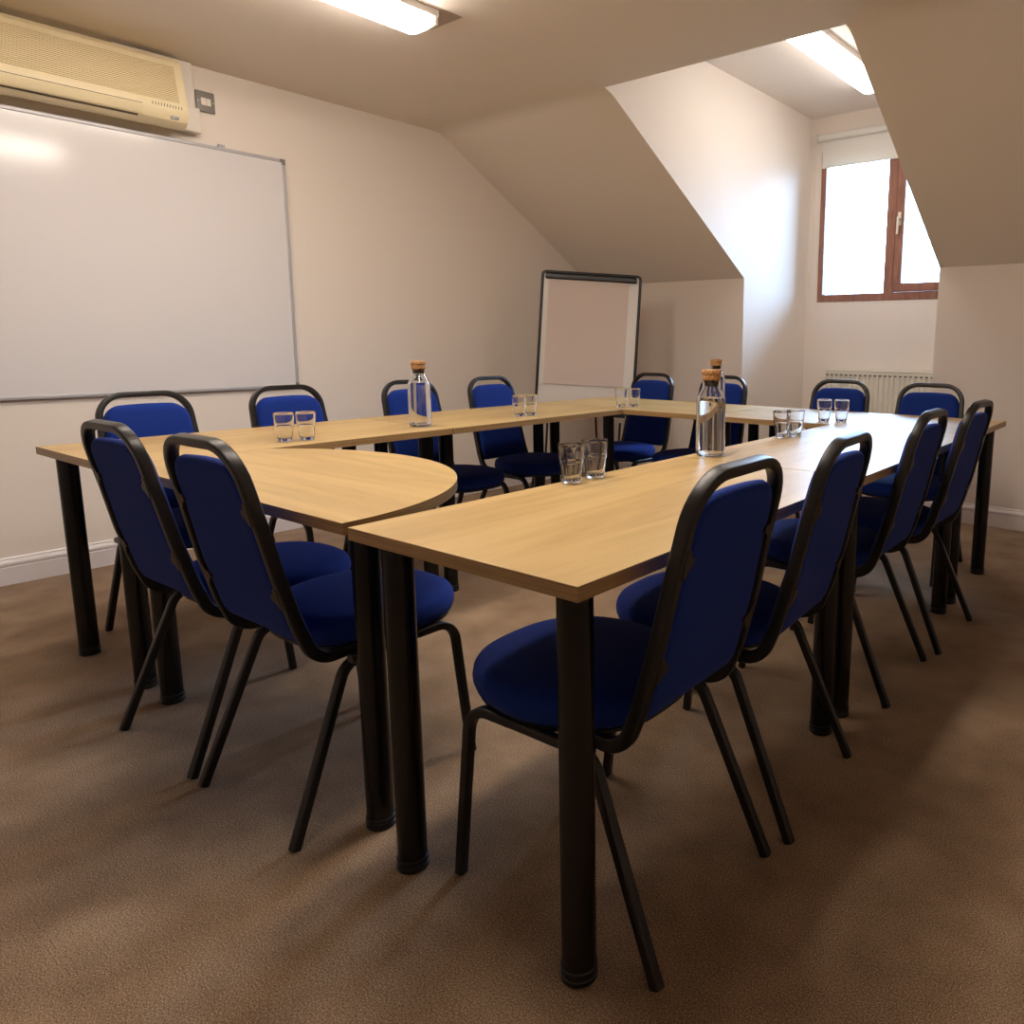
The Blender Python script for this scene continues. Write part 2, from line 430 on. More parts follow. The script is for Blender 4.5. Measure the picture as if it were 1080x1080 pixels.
path = [(-0.609, -0.024, 0.0)] + [(-0.634+0.025*math.cos(t), -0.022, -1.185+0.03*math.sin(t)) for t in [0 - PI*k/N for k in range(N+1)]] + [(-0.640, 0.012, -0.02)]
sweep(bm, path, 0.0055, 0.0055, (0, 1, 0), 0.45, 2)
obj('pull_cord', bm, WPLAST, bl, True)

# radiator
rd = thing('radiator', 'white ribbed panel radiator under the dormer window', 'radiator', (2.10, YW-0.09, 0))
RX, RW, RZ0, RZ1 = -0.41, 0.94, 0.22, 0.876
bm = bmesh.new()
nf = 24; pts = []
pitch = RW/nf
xs = []
for k in range(nf):
    x = RX + k*pitch
    xs += [(x, 0.0), (x+pitch*0.16, 0.010), (x+pitch*0.34, 0.010), (x+pitch*0.5, 0.0)]
xs.append((RX+RW, 0.0))
lo = [bm.verts.new((x, d, RZ0+0.05)) for x, d in xs]; hi = [bm.verts.new((x, d, RZ1-0.055)) for x, d in xs]
for k in range(len(xs)-1): bm.faces.new((lo[k], lo[k+1], hi[k+1], hi[k]))
# flat bands at top and bottom, rounded over
box(bm, RX, -0.001, RZ1-0.056, RX+RW, 0.014, RZ1-0.006, 0.003); box(bm, RX, -0.001, RZ0, RX+RW, 0.014, RZ0+0.052, 0.003)
box(bm, RX, 0.0125, RZ0+0.01, RX+RW, 0.022, RZ1-0.01)
obj('panel', bm, UPVC, rd)
bm = bmesh.new(); box(bm, RX-0.004, -0.004, RZ1-0.010, RX+RW+0.004, 0.072, RZ1, 0.003)
obj('top_grille', bm, UPVC, rd)
for s in (RX-0.004, RX+RW-0.004):
    bm = bmesh.new(); box(bm, s, -0.003, RZ0, s+0.008, 0.070, RZ1-0.008, 0.002); obj('side_panel', bm, UPVC, rd)
bm = bmesh.new()
for k in range(nf): box(bm, RX+pitch*(k+0.05), -0.0035, RZ1-0.045, RX+pitch*(k+0.62), 0.0, RZ1-0.035)
obj('vent_slots', bm, SLOT, rd)
for s in (RX+0.05, RX+RW-0.05):
    bm = bmesh.new(); rod(bm, (s, 0.035, 0), (s, 0.035, RZ0+0.02), 0.008); rod(bm, (s, 0.035, 0.10), (s, 0.035, 0.17), 0.016, 16); obj('valve_pipe', bm, UPVC, rd, True, 40)
for s in (RX+0.15, RX+RW-0.15):
    bm = bmesh.new(); box(bm, s, 0.018, RZ0+0.03, s+0.03, 0.092, RZ1-0.05); obj('wall_bracket', bm, UPVC, rd)

# ------------------------------------------------------------------ whiteboard
WBY1, WBZ0, WBZ1, WBL = 1.417, 0.816, 2.051, 2.42
wb = thing('whiteboard', 'large wall-mounted whiteboard with thin aluminium frame on the left wall', 'whiteboard', (0, WBY1-WBL/2, WBZ0))
wb.rotation_euler = (0, math.radians(0.7), 0)      # hangs a little forward at the top
hL, hH = WBL/2, WBZ1-WBZ0
bm = bmesh.new(); box(bm, 0.006, -hL+0.006, 0.006, 0.018, hL-0.006, hH-0.006); obj('writing_surface', bm, WBOARD, wb)
bm = bmesh.new(); f = 0.016
box(bm, 0.002, -hL, 0, 0.023, hL, f, 0.003); box(bm, 0.002, -hL, hH-f, 0.023, hL, hH, 0.003)
box(bm, 0.002, -hL, f-0.003, 0.023, -hL+f, hH-f+0.003, 0.003); box(bm, 0.002, hL-f, f-0.003, 0.023, hL, hH-f+0.003, 0.003)
obj('frame', bm, ALU, wb)
for s in (0, 1):
    for t in (0, 1):
        bm = bmesh.new(); y0 = -hL-0.001 if s == 0 else hL-0.030; z0 = -0.001 if t == 0 else hH-0.030
        yy = -hL-0.001 if s == 0 else hL-0.017; zz = -0.001 if t == 0 else hH-0.017
        box(bm, 0.001, y0, zz, 0.0245, y0+0.031, zz+0.018, 0.003); box(bm, 0.001, yy, z0, 0.0245, yy+0.018, z0+0.031, 0.003)
        obj('corner_cap', bm, GREYMET, wb)
for y in (hL-0.32, -hL+0.5):
    bm = bmesh.new(); box(bm, 0.0, y-0.016, hH-0.004, 0.016, y+0.016, hH+0.016, 0.003); rod(bm, (0.012, y, hH+0.008), (0.019, y, hH+0.008), 0.004)
    obj('fixing_clip', bm, ALU, wb)

# ------------------------------------------------------------------ air conditioner
ACY0, ACY1 = -0.42, 0.885
ac = thing('air_conditioner', 'yellowed split air conditioning unit high on the left wall above the whiteboard', 'air conditioner', (0, (ACY0+ACY1)/2, 2.08))
h = (ACY1-ACY0)/2
prof = [(0, 0.018), (0.0, 0.315), (0.085, 0.315), (0.125, 0.308), (0.150, 0.285), (0.158, 0.262), (0.194, 0.090), (0.197, 0.066), (0.191, 0.038), (0.177, 0.015), (0.152, 0.001), (0.115, -0.006)]
bm = bmesh.new()
A = [bm.verts.new((x, -h, z)) for x, z in prof]; B = [bm.verts.new((x, h, z)) for x, z in prof]
for k in range(len(prof)): bm.faces.new((A[k], A[(k+1) % len(prof)], B[(k+1) % len(prof)], B[k]))
bm.faces.new(A); bm.faces.new(B[::-1])
obj('body', bm, AC_M, ac, True, 28)
# intake grille: fine horizontal ribs standing on the sloping front
bm = bmesh.new(); a = Vector((0.158, 0, 0.262)); b = Vector((0.193, 0, 0.094)); d = (b-a); nrm = Vector((0.976, 0, 0.217))
box_n = 21
for k in range(box_n):
    p = a + d*((k+0.2)/box_n); q = a + d*((k+0.66)/box_n)
    vs = []
    for y in (-h+0.03, h-0.035):
        vs.append([bm.verts.new((v.x, y, v.z)) for v in (p-nrm*0.001, p+nrm*0.0065, q+nrm*0.0065, q-nrm*0.001)])
    for i in range(4): bm.faces.new((vs[0][i], vs[0][(i+1) % 4], vs[1][(i+1) % 4], vs[1][i]))
    bm.faces.new(vs[0]); bm.faces.new(vs[1][::-1])
obj('intake_grille', bm, AC_M, ac)
bm = bmesh.new()
fl = [(0.1965, 0.059), (0.1985, 0.054), (0.1935, 0.037), (0.1815, 0.018), (0.178, 0.019), (0.188, 0.038)]
A = [bm.verts.new((x+0.0035, -h+0.06, z)) for x, z in fl]; B = [bm.verts.new((x+0.0035, h-0.19, z)) for x, z in fl]
for k in range(len(fl)): bm.faces.new((A[k], A[(k+1) % len(fl)], B[(k+1) % len(fl)], B[k]))
bm.faces.new(A); bm.faces.new(B[::-1])
obj('air_flap', bm, AC_M, ac, True, 30)
bm = bmesh.new()
fl = [(0.1765, 0.0140), (0.1660, 0.0082), (0.163, 0.0105), (0.174, 0.017)]
A = [bm.verts.new((x+0.0015, -h+0.06, z)) for x, z in fl]; B = [bm.verts.new((x+0.0015, h-0.205, z)) for x, z in fl]
for k in range(len(fl)): bm.faces.new((A[k], A[(k+1) % len(fl)], B[(k+1) % len(fl)], B[k]))
bm.faces.new(A); bm.faces.new(B[::-1])
obj('air_outlet', bm, AC_D, ac)
bm = bmesh.new(); box(bm, 0.19, -h+0.06, 0.0605, 0.1985, h-0.19, 0.0622); obj('flap_seam', bm, AC_D, ac)
bm = bmesh.new(); box(bm, 0.178, h-0.075, 0.022, 0.1885, h-0.040, 0.035, 0.001); obj('display_window', bm, LED, ac)
bm = bmesh.new()
for k in range(11): box(bm, 0.188, h-0.150+k*0.012, 0.066, 0.1980, h-0.1478+k*0.012, 0.079)
obj('sensor_slots', bm, AC_D, ac)
bm = bmesh.new(); box(bm, 0, h-0.25, 0.317, 0.085, h, 0.325, 0.002); obj('top_plate', bm, WPLAST, ac)

tr = thing('pipe_trunking', 'white pipe cover beside the right end of the air conditioner', 'pipe cover', (0, 0.94, 2.09))
bm = bmesh.new(); box(bm, 0, -0.050, 0.115, 0.060, 0.035, 0.325, 0.008, 3); obj('upper_cover', bm, WPLAST, tr, True, 40)
bm = bmesh.new(); box(bm, 0, -0.052, 0.0, 0.072, 0.052, 0.118, 0.008, 3); obj('lower_cover', bm, WPLAST, tr, True, 40)

sp = thing('fused_switch', 'grey metal fused switch plate with white rocker near the ceiling', 'switch', (0, 1.045, 2.262))
bm = bmesh.new(); box(bm, 0, -0.045, -0.050, 0.012, 0.045, 0.050, 0.006, 3); obj('faceplate', bm, GREYMET, sp, True, 40)
bm = bmesh.new(); box(bm, 0.010, -0.022, -0.018, 0.017, 0.002, 0.016, 0.002); obj('rocker', bm, WPLAST, sp)
bm = bmesh.new(); box(bm, 0.010, 0.004, -0.018, 0.015, 0.024, 0.016, 0.001); obj('fuse_cover', bm, WPLAST, sp)
for y in (-0.035, 0.035):
    bm = bmesh.new(); rod(bm, (0.011, y, 0), (0.0135, y, 0), 0.004); obj('screw', bm, ALU, sp)

# ------------------------------------------------------------------ ceiling lamps
def lamp(label, x, y0, y1, z, w, mat):
    L = thing('fluorescent_light', label, 'ceiling light', (x, (y0+y1)/2, z)); h = (y1-y0)/2
    bm = bmesh.new(); box(bm, -w*0.5, -h, -0.030, w*0.5, h, 0.0, 0.004); obj('base_tray', bm, WPLAST, L, True, 40)
    bm = bmesh.new(); prof = []
    for k in range(13):
        a = PI*k/12; prof.append((-w*0.46*math.copysign(abs(math.cos(a))**0.55, math.cos(a)), -0.028-0.052*math.sin(a)**0.6))
    def ring(y, s): return [bm.verts.new((px*(0.9+0.1*s), y, -0.028+(pz+0.028)*s)) for px, pz in prof]
    ys = [(-h+0.018, 0.55), (-h+0.026, 0.85), (-h+0.045, 1.0), (h-0.045, 1.0), (h-0.026, 0.85), (h-0.018, 0.55)]
    R = [ring(y, s) for y, s in ys]
    for A, B in zip(R[:-1], R[1:]):
        for k in range(12): bm.faces.new((A[k], A[k+1], B[k+1], B[k]))
    bm.faces.new(R[0]); bm.faces.new(R[-1][::-1])
    obj('diffuser', bm, mat, L, True, 40)
    for s in (-1, 1):
        bm = bmesh.new(); y = s*(h-0.010); box(bm, -w*0.47, y-0.010, -0.060, w*0.47, y+0.010, -0.002, 0.006, 3); obj('end_cap', bm, WPLAST, L, True, 40)
    return L
lm1 = lamp('fluorescent batten light on the main ceiling near the top edge of the view', 1.430, -0.15, 1.335, ZC, 0.17, LAMP)
bm = bmesh.new(); box(bm, -0.10, 0.60, -0.0025, 0.105, 0.842, -0.0002); obj('old_fixing_plate', bm, PATCH, lm1)
lamp('fluorescent batten light over the right-hand tables, reflected in the whiteboard', 2.95, -0.25, 1.235, ZC, 0.17, LAMP_R)
lamp('bright fluorescent batten light on the dormer ceiling above the window', 2.170, 3.02, 4.40, ZD, 0.19, LAMP2)

# ------------------------------------------------------------------ tables (set out in their own slightly turned frame)
TH = -0.0222
def t2r(x, y): return (math.cos(TH)*x + math.sin(TH)*y + 3.5093, -math.sin(TH)*x + math.cos(TH)*y)
TR = -TH
HT, TT = 0.73, 0.025
def add_leg(root, x, y):
    bm = bmesh.new(); rod(bm, (x, y, 0.012), (x, y, HT-TT-0.006), 0.030, 32); lg = obj('leg', bm, BLACKT, root, True, 40)
    bm = bmesh.new(); lathe(bm, [(0, 0), (0.030, 0), (0.0325, 0.003), (0.0325, 0.010), (0.0305, 0.012), (0.0305, 0.016), (0.0325, 0.018), (0.0325, 0.026), (0.0305, 0.028)], 32, (x, y, 0)); obj('foot', bm, RUBBER, lg, True, 35)
    bm = bmesh.new(); lathe(bm, [(0, HT-TT-0.007), (0.044, HT-TT-0.007), (0.046, HT-TT-0.004), (0.046, HT-TT-0.0005), (0, HT-TT-0.0005)], 28, (x, y, 0)); obj('mounting_plate', bm, BLACKT, lg, True, 35)
def table(name, label, outline, legs, along='y', cat='table', group=None):
    cx = (min(p[0] for p in outline)+max(p[0] for p in outline))/2; cy = (min(p[1] for p in outline)+max(p[1] for p in outline))/2
    X, Y = t2r(cx, cy)
    rot = TR if along == 'y' else TR+PI/2
    root = thing(name, label, cat, (X, Y, 0), rot, group)
    def lc(p):
        x, y = p[0]-cx, p[1]-cy
        return (x, y) if along == 'y' else (y, -x)
    bm = bmesh.new(); prism(bm, [lc(p) for p in outline], HT-TT, HT, 0.0012)
    bmesh.ops.recalc_face_normals(bm, faces=bm.faces)
    for f in bm.faces: f.material_index = 0 if f.normal.z > 0.5 else 1
    obj('tabletop', bm, [WOOD, EDGE], root)
    for p in legs: add_leg(root, *lc(p))
    return root
def rect(x0, y0, x1, y1): return [(x0, y0), (x1, y0), (x1, y1), (x0, y1)]
G = 'oak tables of the meeting square'
o_ = 0.063
table('meeting_table', 'oak rectangular table in the right-hand run, nearest to the viewer with the front corner', rect(-0.589, 0, 0, 1.139), [(-0.526, o_), (-o_, o_), (-o_, 1.085), (-0.526, 1.085)], group=G)
table('meeting_table', 'oak rectangular table in the right-hand run, second from the front, lit by the window', rect(-0.589, 1.143, 0.004, 2.318), [(-0.526, 1.215), (-o_, 1.210), (-o_, 2.262), (-0.526, 2.262)], group=G)
table('meeting_table', 'oak rectangular table at the left front corner, beside the half-round table', rect(-2.400, 0.0, -1.757, 1.198), [(-2.337, o_), (-1.900, 0.075), (-1.868, 1.148), (-2.337, 1.090)], group=G)
table('meeting_table', 'oak rectangular table on the left side carrying a corked water bottle', rect(-2.400, 1.202, -1.753, 2.318), [(-2.337, 1.250), (-1.868, 1.250), (-1.815, 2.275), (-2.337, 2.275)], group=G)
table('meeting_table', 'oak rectangular table in the back row at the corner by the flip chart', rect(-2.400, 2.322, -1.240, 2.985), [(-2.337, 2.41), (-1.300, 2.385), (-1.290, 2.915), (-2.337, 2.915)], 'x', group=G)
table('meeting_table', 'oak rectangular table in the back row before the dormer window, at the right corner', rect(-1.236, 2.322, 0, 2.985), [(-1.165, 2.385), (-o_, 2.405), (-o_, 2.915), (-1.160, 2.915)], 'x', group=G)
out = [(-1.754, 0.012), (-0.627, 0.012)]
for k in range(0, 61):
    t = PI*k/60*0.9
    x, y = -1.285+0.658*math.cos(t), 0.020+0.610*math.sin(t)
    if x > -1.752: out.append((x, y))
    else: break
out.append((-1.754, 0.43))
table('half_round_table', 'half-round oak table closing the near side of the square, curved edge facing inwards', out, [(-1.724, 0.082), (-0.700, 0.105)], 'x')

# ------------------------------------------------------------------ chairs
S_HI, S_LO = 0.1505, 0.1685        # half distance of the back posts, top and seat level
ZT = 0.876                       # centre line of the top of the arch
def post_y(z):                   # depth (y, forward +) of the back posts over height
    zs = [0.385, 0.461, 0.591, 0.732, 0.827, 0.90]; us = [0.116, 0.066, 0.029, -0.001, -0.024, -0.041]
    if z <= zs[0]: return us[0]
    for i in range(len(zs)-1):
        if z <= zs[i+1]: return us[i]+(us[i+1]-us[i])*(z-zs[i])/(zs[i+1]-zs[i])
    return us[-1]
def make_chair(label, loc, rz, group):
    c = thing('stacking_chair', label, 'chair', loc, rz, group)
    # back frame: one tube from under the seat round the bend, up, over the arch and back down
    zl = 0.388
    def side(s):
        return [(s*(S_LO-0.004), 0.235, zl), (s*S_LO, 0.095, zl), (s*S_LO, 0.061, 0.475), (s*(S_LO-0.004), 0.029, 0.591), (s*(S_LO-0.010), post_y(0.70), 0.70)]
    L = side(-1); R = side(1)[::-1]
    pts = L + [(-S_HI, post_y(ZT), ZT), (S_HI, post_y(ZT), ZT)] + R
    rad = [0, 0.062, 0.15, 0.3, 0.4, 0.088, 0.088, 0.4, 0.3, 0.15, 0.062, 0]
    bm = bmesh.new(); sweep(bm, fillet(pts, rad, 8), 0.020, 0.027, (1, 0, 0), 0.2)
    obj('back_frame', bm, BLACK, c, True, 50)
    # seat frame: side rails are the upper part of the front legs, joined by cross bars
    bm = bmesh.new()
    for s in (-1, 1):
        sweep(bm, [(s*0.196, 0.16, 0.376), (s*0.198, 0.345, 0.378)], 0.022, 0.020, (1, 0, 0), 0.3)
    sweep(bm, [(-0.196, 0.38, 0.378), (0.196, 0.38, 0.378)], 0.020, 0.018, (0, 1, 0), 0.3)
    sweep(bm, [(-0.19, 0.185, 0.378), (0.19, 0.185, 0.378)], 0.020, 0.018, (0, 1, 0), 0.3)
    obj('seat_frame', bm, BLACK, c, True, 50)
    for s in (-1, 1):
        bm = bmesh.new()
        sweep(bm, fillet([(s*0.198, 0.340, 0.378), (s*0.199, 0.450, 0.378), (s*0.205, 0.490, 0.002)], 0.058, 10), 0.022, 0.020, (1, 0, 0), 0.2)
        obj('leg', bm, BLACK, c, True, 50)
    for s in (-1, 1):
        bm = bmesh.new()
        sweep(bm, fillet([(s*0.178, 0.215, 0.366), (s*0.182, 0.155, 0.362), (s*0.204, -0.002, 0.002)], 0.05, 7), 0.021, 0.021, (1, 0, 0), 0.18)
        obj('leg', bm, BLACK, c, True, 50)
    # seat cushion: broad rounded front, narrower rear
    def seat_outline(n=56, k=1.0):
        o = []
        for i in range(n):
            t = 2*PI*i/n; ct, st = math.cos(t), math.sin(t)
            if st >= 0: ex = 2.45; hy = 0.237; 
            else: ex = 3.0; hy = 0.196
            x = 0.213*math.copysign(abs(ct)**(2/ex), ct); y = 0.308 + hy*math.copysign(abs(st)**(2/ex), st)
            x *= 1 - 0.20*max(0, (0.305-y)/0.205)
            o.append((x*k, 0.305+(y-0.305)*k))
        return o
    bm = bmesh.new(); rings = []
    for k, z in ((0.0, 0.391), (0.93, 0.391), (0.975, 0.396), (0.997, 0.410), (1.0, 0.420), (0.99, 0.434), (0.965, 0.444), (0.92, 0.4505), (0.8, 0.4565), (0.6, 0.461), (0.3, 0.4635), (0.0, 0.464)):
        if k == 0: rings.append([bm.verts.new((0, 0.305, z))]); continue
        rings.append([bm.verts.new((x, y, z)) for x, y in seat_outline(k=k)])
    for A, B in zip(rings[:-1], rings[1:]):
        n = max(len(A), len(B))
        for i in range(n):
            j = (i+1) % n
            if len(A) == 1: bm.faces.new((A[0], B[j], B[i]))
            elif len(B) == 1: bm.faces.new((A[i], A[j], B[0]))
            else: bm.faces.new((A[i], A[j], B[j], B[i]))
    obj('seat', bm, BLUE, c, True)
    bm = bmesh.new(); prism(bm, [(x, y) for x, y in seat_outline(k=0.95)], 0.384, 0.3905); obj('seat_pan', bm, BLACK, c)
    # backrest pad
    bm = bmesh.new(); Z0, Z1 = 0.436, 0.832; NV, NH = 26, 18
    def half(z):
        base = 0.1620 - 0.0175*(z-0.46)/0.37
        tt = Z1-z; r = 0.056
        if tt < r: base -= r - math.sqrt(max(0, r*r-(r-tt)**2))
        tb = z-Z0; r = 0.022
        if tb < r: base -= r - math.sqrt(max(0, r*r-(r-tb)**2))
        return base
    zz = [Z0 + (Z1-Z0)*(0.5-0.5*math.cos(PI*k/NV)) for k in range(NV+1)]
    F, Bk = [], []
    for z in zz:
        e = min(z-Z0, Z1-z); ez = min(1, e/0.020); ez = math.sqrt(max(0, 1-(1-ez)**2))
        hw = half(z); fr, bk = [], []
        for k in range(NH+1):
            s = -math.cos(PI*k/NH); x = hw*s
            ex = min(1, (hw-abs(x))/0.018); ex = math.sqrt(max(0, 1-(1-ex)**2))
            m = ez*ex; crown = 0.006*(1-s*s)
            arch = 0.010*(1-(x/0.16)**2)*max(0, (z-0.74)/0.095)    # gently crowned top edge
            y = post_y(max(z, 0.452))+0.005
            fr.append(bm.verts.new((x, y + (0.021+crown)*m, z+arch))); bk.append(bm.verts.new((x, y - 0.0155*m, z+arch)))
        F.append(fr); Bk.append(bk)
    for Gd in (F, Bk):
        for i in range(NV):
            for k in range(NH): bm.faces.new((Gd[i][k], Gd[i][k+1], Gd[i+1][k+1], Gd[i+1][k]))
    obj('backrest', bm, BLUE, c, True, weld=True)
    for z in (0.735, 0.545):
        for s in (-1, 1):
            bm = bmesh.new(); y = post_y(z)-0.009
            hw = 0.159-0.015*(z-0.46)/0.37
            o = [(hw+0.008, -0.026), (hw-0.002, -0.024), (hw-0.012, -0.010), (hw-0.021, -0.006), (hw-0.021, 0.006), (hw-0.010, 0.010), (hw-0.003, 0.024), (hw+0.008, 0.026)]
            A = [bm.verts.new((s*a, post_y(z+b)-0.0155, z+b)) for a, b in o]; B = [bm.verts.new((s*a, post_y(z+b)-0.0100, z+b)) for a, b in o]
            bm.faces.new(A); bm.faces.new(B[::-1])
            for k in range(len(o)): bm.faces.new((A[k], A[(k+1) % len(o)], B[(k+1) % len(o)], B[k]))
            obj('bracket', bm, BRACK, c)
    return c
def tp(x, y): X, Y = t2r(x, y); return (X, Y, 0)
D = math.radians
CH = [  # x, y (middle of the rear feet, table frame), facing (deg from +y, counter-clockwise), group, label
 (0.058, 0.322, 91.0, 'R', 'blue chair on the right side nearest the viewer, beside the front table corner'),
 (0.0635, 0.797, 93.9, 'R', 'blue chair on the right side, second from the front corner'),
 (0.036, 1.535, 91.2, 'R', 'blue chair on the right side, third from the front corner'),
 (0.0615, 2.030, 89.0, 'R', 'blue chair on the right side, last before the back right corner'),
 (-1.438, -0.070, 1.0, 'N', 'blue chair at the half-round table, the left one of the pair'),
 (-0.972, -0.062, 1.0, 'N', 'blue chair at the half-round table, the right one of the pair'),
 (-2.525, 0.385, -90.0, 'L', 'blue chair by the left wall below the whiteboard, nearest the front table corner'),
 (-2.525, 0.935, -90.0, 'L', 'blue chair by the left wall below the whiteboard corner, behind two glasses'),
 (-2.525, 1.575, -90.0, 'L', 'blue chair by the left wall seen behind the far bottle'),
 (-2.525, 2.115, -90.0, 'L', 'blue chair by the left wall, last before the flip chart'),
 (-2.150, 3.110, 180.0, 'B', 'blue chair behind the back table, directly right of the flip chart'),
 (-1.620, 3.110, 180.0, 'B', 'blue chair behind the back table, partly hidden by two bottles'),
 (-0.875, 3.110, 180.0, 'B', 'blue chair behind the back table, in front of the radiator'),
 (-0.380, 3.065, 180.0, 'B', 'blue chair behind the back table, at the back right corner'),
]
GN = {'R': 'blue chairs along the right side', 'N': 'blue chairs at the half-round table', 'L': 'blue chairs along the left wall', 'B': 'blue chairs along the back'}
ch0 = None
for x, y, a, g, lab in CH:
    if ch0 is None: ch0 = make_chair(lab, tp(x, y), D(a)+TR, GN[g])
    else: dup(ch0, tp(x, y), D(a)+TR, lab, GN[g])

# ------------------------------------------------------------------ glasses
def glass_mesh(bm):
    # outer wall with a stacking step, thick base, inner wall
    outer = [(0, 0.0), (0.0215, 0.0), (0.0235, 0.0012), (0.0242, 0.004), (0.0247, 0.009), (0.0285, 0.046), (0.0288, 0.049), (0.0292, 0.051), (0.0312, 0.054), (0.0315, 0.057), (0.0318, 0.062), (0.0337, 0.094), (0.0340, 0.0985), (0.0337, 0.1)]
    inner = [(0.0330, 0.1), (0.0326, 0.0985), (0.0322, 0.094), (0.0297, 0.062), (0.0294, 0.0575), (0.0289, 0.054), (0.0268, 0.050), (0.0264, 0.046), (0.0225, 0.0165), (0.0215, 0.0125), (0.0195, 0.0105), (0, 0.0095)]
    lathe(bm, outer+inner, 40)
bm = bmesh.new(); glass_mesh(bm)
g0 = obj('drinking_glass', bm, GLASS, None, True, 50)
GL = [
 (-1.887, 0.570, 'left glass of the pair on the left table before the second wall chair', 'glasses on the left front table'),
 (-1.865, 0.638, 'right glass of the pair on the left table before the second wall chair', 'glasses on the left front table'),
 (-1.889, 1.702, 'left glass of the pair on the left table near the fourth wall chair', 'glasses on the left far table'),
 (-1.897, 1.785, 'right glass of the pair on the left table near the fourth wall chair', 'glasses on the left far table'),
 (-1.861, 2.440, 'left glass of the pair on the back table in front of the flip chart', 'glasses on the back left table'),
 (-1.806, 2.488, 'right glass of the pair on the back table in front of the flip chart', 'glasses on the back left table'),
 (-0.560, 0.604, 'large-looking near left glass of the pair on the front right table', 'glasses on the front right table'),
 (-0.561, 0.697, 'right glass of the nearest pair, on the front right table', 'glasses on the front right table'),
 (-0.551, 1.767, 'left glass of the pair beyond the near bottle on the right table', 'glasses on the second right table'),
 (-0.529, 1.840, 'right glass of the pair beyond the near bottle on the right table', 'glasses on the second right table'),
 (-0.662, 2.421, 'left glass of the pair on the back table in front of the radiator', 'glasses on the back right table'),
 (-0.592, 2.452, 'right glass of the pair on the back table in front of the radiator', 'glasses on the back right table'),
]
for i, (x, y, lab, grp) in enumerate(GL):
    g = g0 if i == 0 else g0.copy()
    if i: COL.objects.link(g)
    X, Y = t2r(x, y); g.location = (X, Y, HT+0.0006); g.rotation_euler = (0, 0, i*0.7)
    tag(g, lab, 'glass', grp)

# ------------------------------------------------------------------ water bottles
def make_bottle(label, loc, group):
    b = thing('water_bottle', label, 'bottle', loc, 0, group)
    outer = [(0, 0.002), (0.036, 0.0), (0.042, 0.002), (0.0450, 0.008), (0.0462, 0.02), (0.0462, 0.168), (0.0452, 0.178), (0.0415, 0.188), (0.0300, 0.211), (0.0272, 0.219), (0.0268, 0.232), (0.0275, 0.2365)]
    inner = [(0.0250, 0.2365), (0.0246, 0.232), (0.0248, 0.219), (0.0275, 0.210), (0.0392, 0.1865), (0.0428, 0.177), (0.0438, 0.168), (0.0438, 0.022), (0.0425, 0.012), (0.036, 0.0085), (0, 0.010)]
    bm = bmesh.new(); lathe(bm, outer+inner, 48); obj('glass_body', bm, GLASS, b, True, 50)
    wt = [(0, 0.0098), (0.0362, 0.0083), (0.0427, 0.0118), (0.04395, 0.022), (0.04395, 0.168), (0.0430, 0.177), (0.0412, 0.1825), (0, 0.1825)]
    bm = bmesh.new(); lathe(bm, wt, 48); obj('water', bm, WATER, b, True, 50)
    bm = bmesh.new(); lathe(bm, [(0, 0.219), (0.0215, 0.219), (0.0243, 0.237), (0.0268, 0.2372), (0.0278, 0.2395), (0.0288, 0.2530), (0.0280, 0.2545), (0.0300, 0.2560), (0.0305, 0.258), (0.0305, 0.268), (0.029, 0.270), (0, 0.270)], 36); obj('cork_stopper', bm, CORK, b, True, 40)
    return b
X, Y = t2r(-0.524, 1.213); b0 = make_bottle('nearest cork-stoppered water bottle, on the right-hand tables', (X, Y, HT+0.0006), 'water bottles with cork stoppers')
X, Y = t2r(-1.916, 1.163); dup(b0, (X, Y, HT+0.0006), 0.5, 'cork-stoppered water bottle on the left table before the third wall chair')
X, Y = t2r(-1.275, 2.475); dup(b0, (X, Y, HT+0.0006), 1.1, 'cork-stoppered water bottle on the back table, half hidden behind the nearest bottle')

# ------------------------------------------------------------------ flip chart easel
ez = thing('flip_chart_easel', 'black-framed flip chart easel with a paper pad in the back left corner', 'flip chart', (0.650, 3.220, 0), 0)
ey = -0.6463                       # camera-side facing: board roughly square to the viewer
e = Vector((math.cos(-ey), math.sin(-ey), 0)); n = Vector((math.sin(-ey), -math.cos(-ey), 0))
roll, tilt = D(-3.2), D(7)
up0 = Vector((0, 0, 1))*math.cos(tilt) - n*math.sin(tilt)
ee = e*math.cos(roll) + up0*math.sin(roll); uu = up0*math.cos(roll) - e*math.sin(roll); nn = ee.cross(uu)
top = Vector((0, 0, 1.556))
def bp(u, v, w=0.0): return top + ee*u + uu*v + nn*w      # u across, v up from the top edge, w towards the viewer
def bbox(bm, u0, u1, v0, v1, w0, w1, bevel=0.0):
    fs = box(bm, u0, v0, w0, u1, v1, w1, bevel)
def place(bm):
    M = Matrix((ee, uu, nn)).transposed().to_4x4(); M.translation = top
    bmesh.ops.transform(bm, matrix=M, verts=bm.verts)
BW, BH = 0.35, 0.98
bm = bmesh.new(); bbox(bm, -BW+0.012, BW-0.012, -BH+0.012, -0.010, -0.006, 0.006); place(bm); obj('board', bm, EBOARD, ez)
bm = bmesh.new()
path = fillet([(-BW+0.01, -BH+0.01, 0), (-BW+0.01, -0.01, 0), (BW-0.01, -0.01, 0), (BW-0.01, -BH+0.01, 0)], 0.022, 6)
sweep(bm, path, 0.020, 0.026, (1, 0, 0), 0.35)
sweep(bm, [(-BW+0.01, -BH+0.01, 0), (BW-0.01, -BH+0.01, 0)], 0.020, 0.026, (0, 1, 0), 0.35); place(bm); obj('frame', bm, RUBBER, ez, True, 50)
bm = bmesh.new(); bbox(bm, -BW+0.03, BW-0.035, -0.060, -0.022, 0.008, 0.034, 0.008); place(bm); obj('pad_clamp', bm, RUBBER, ez)
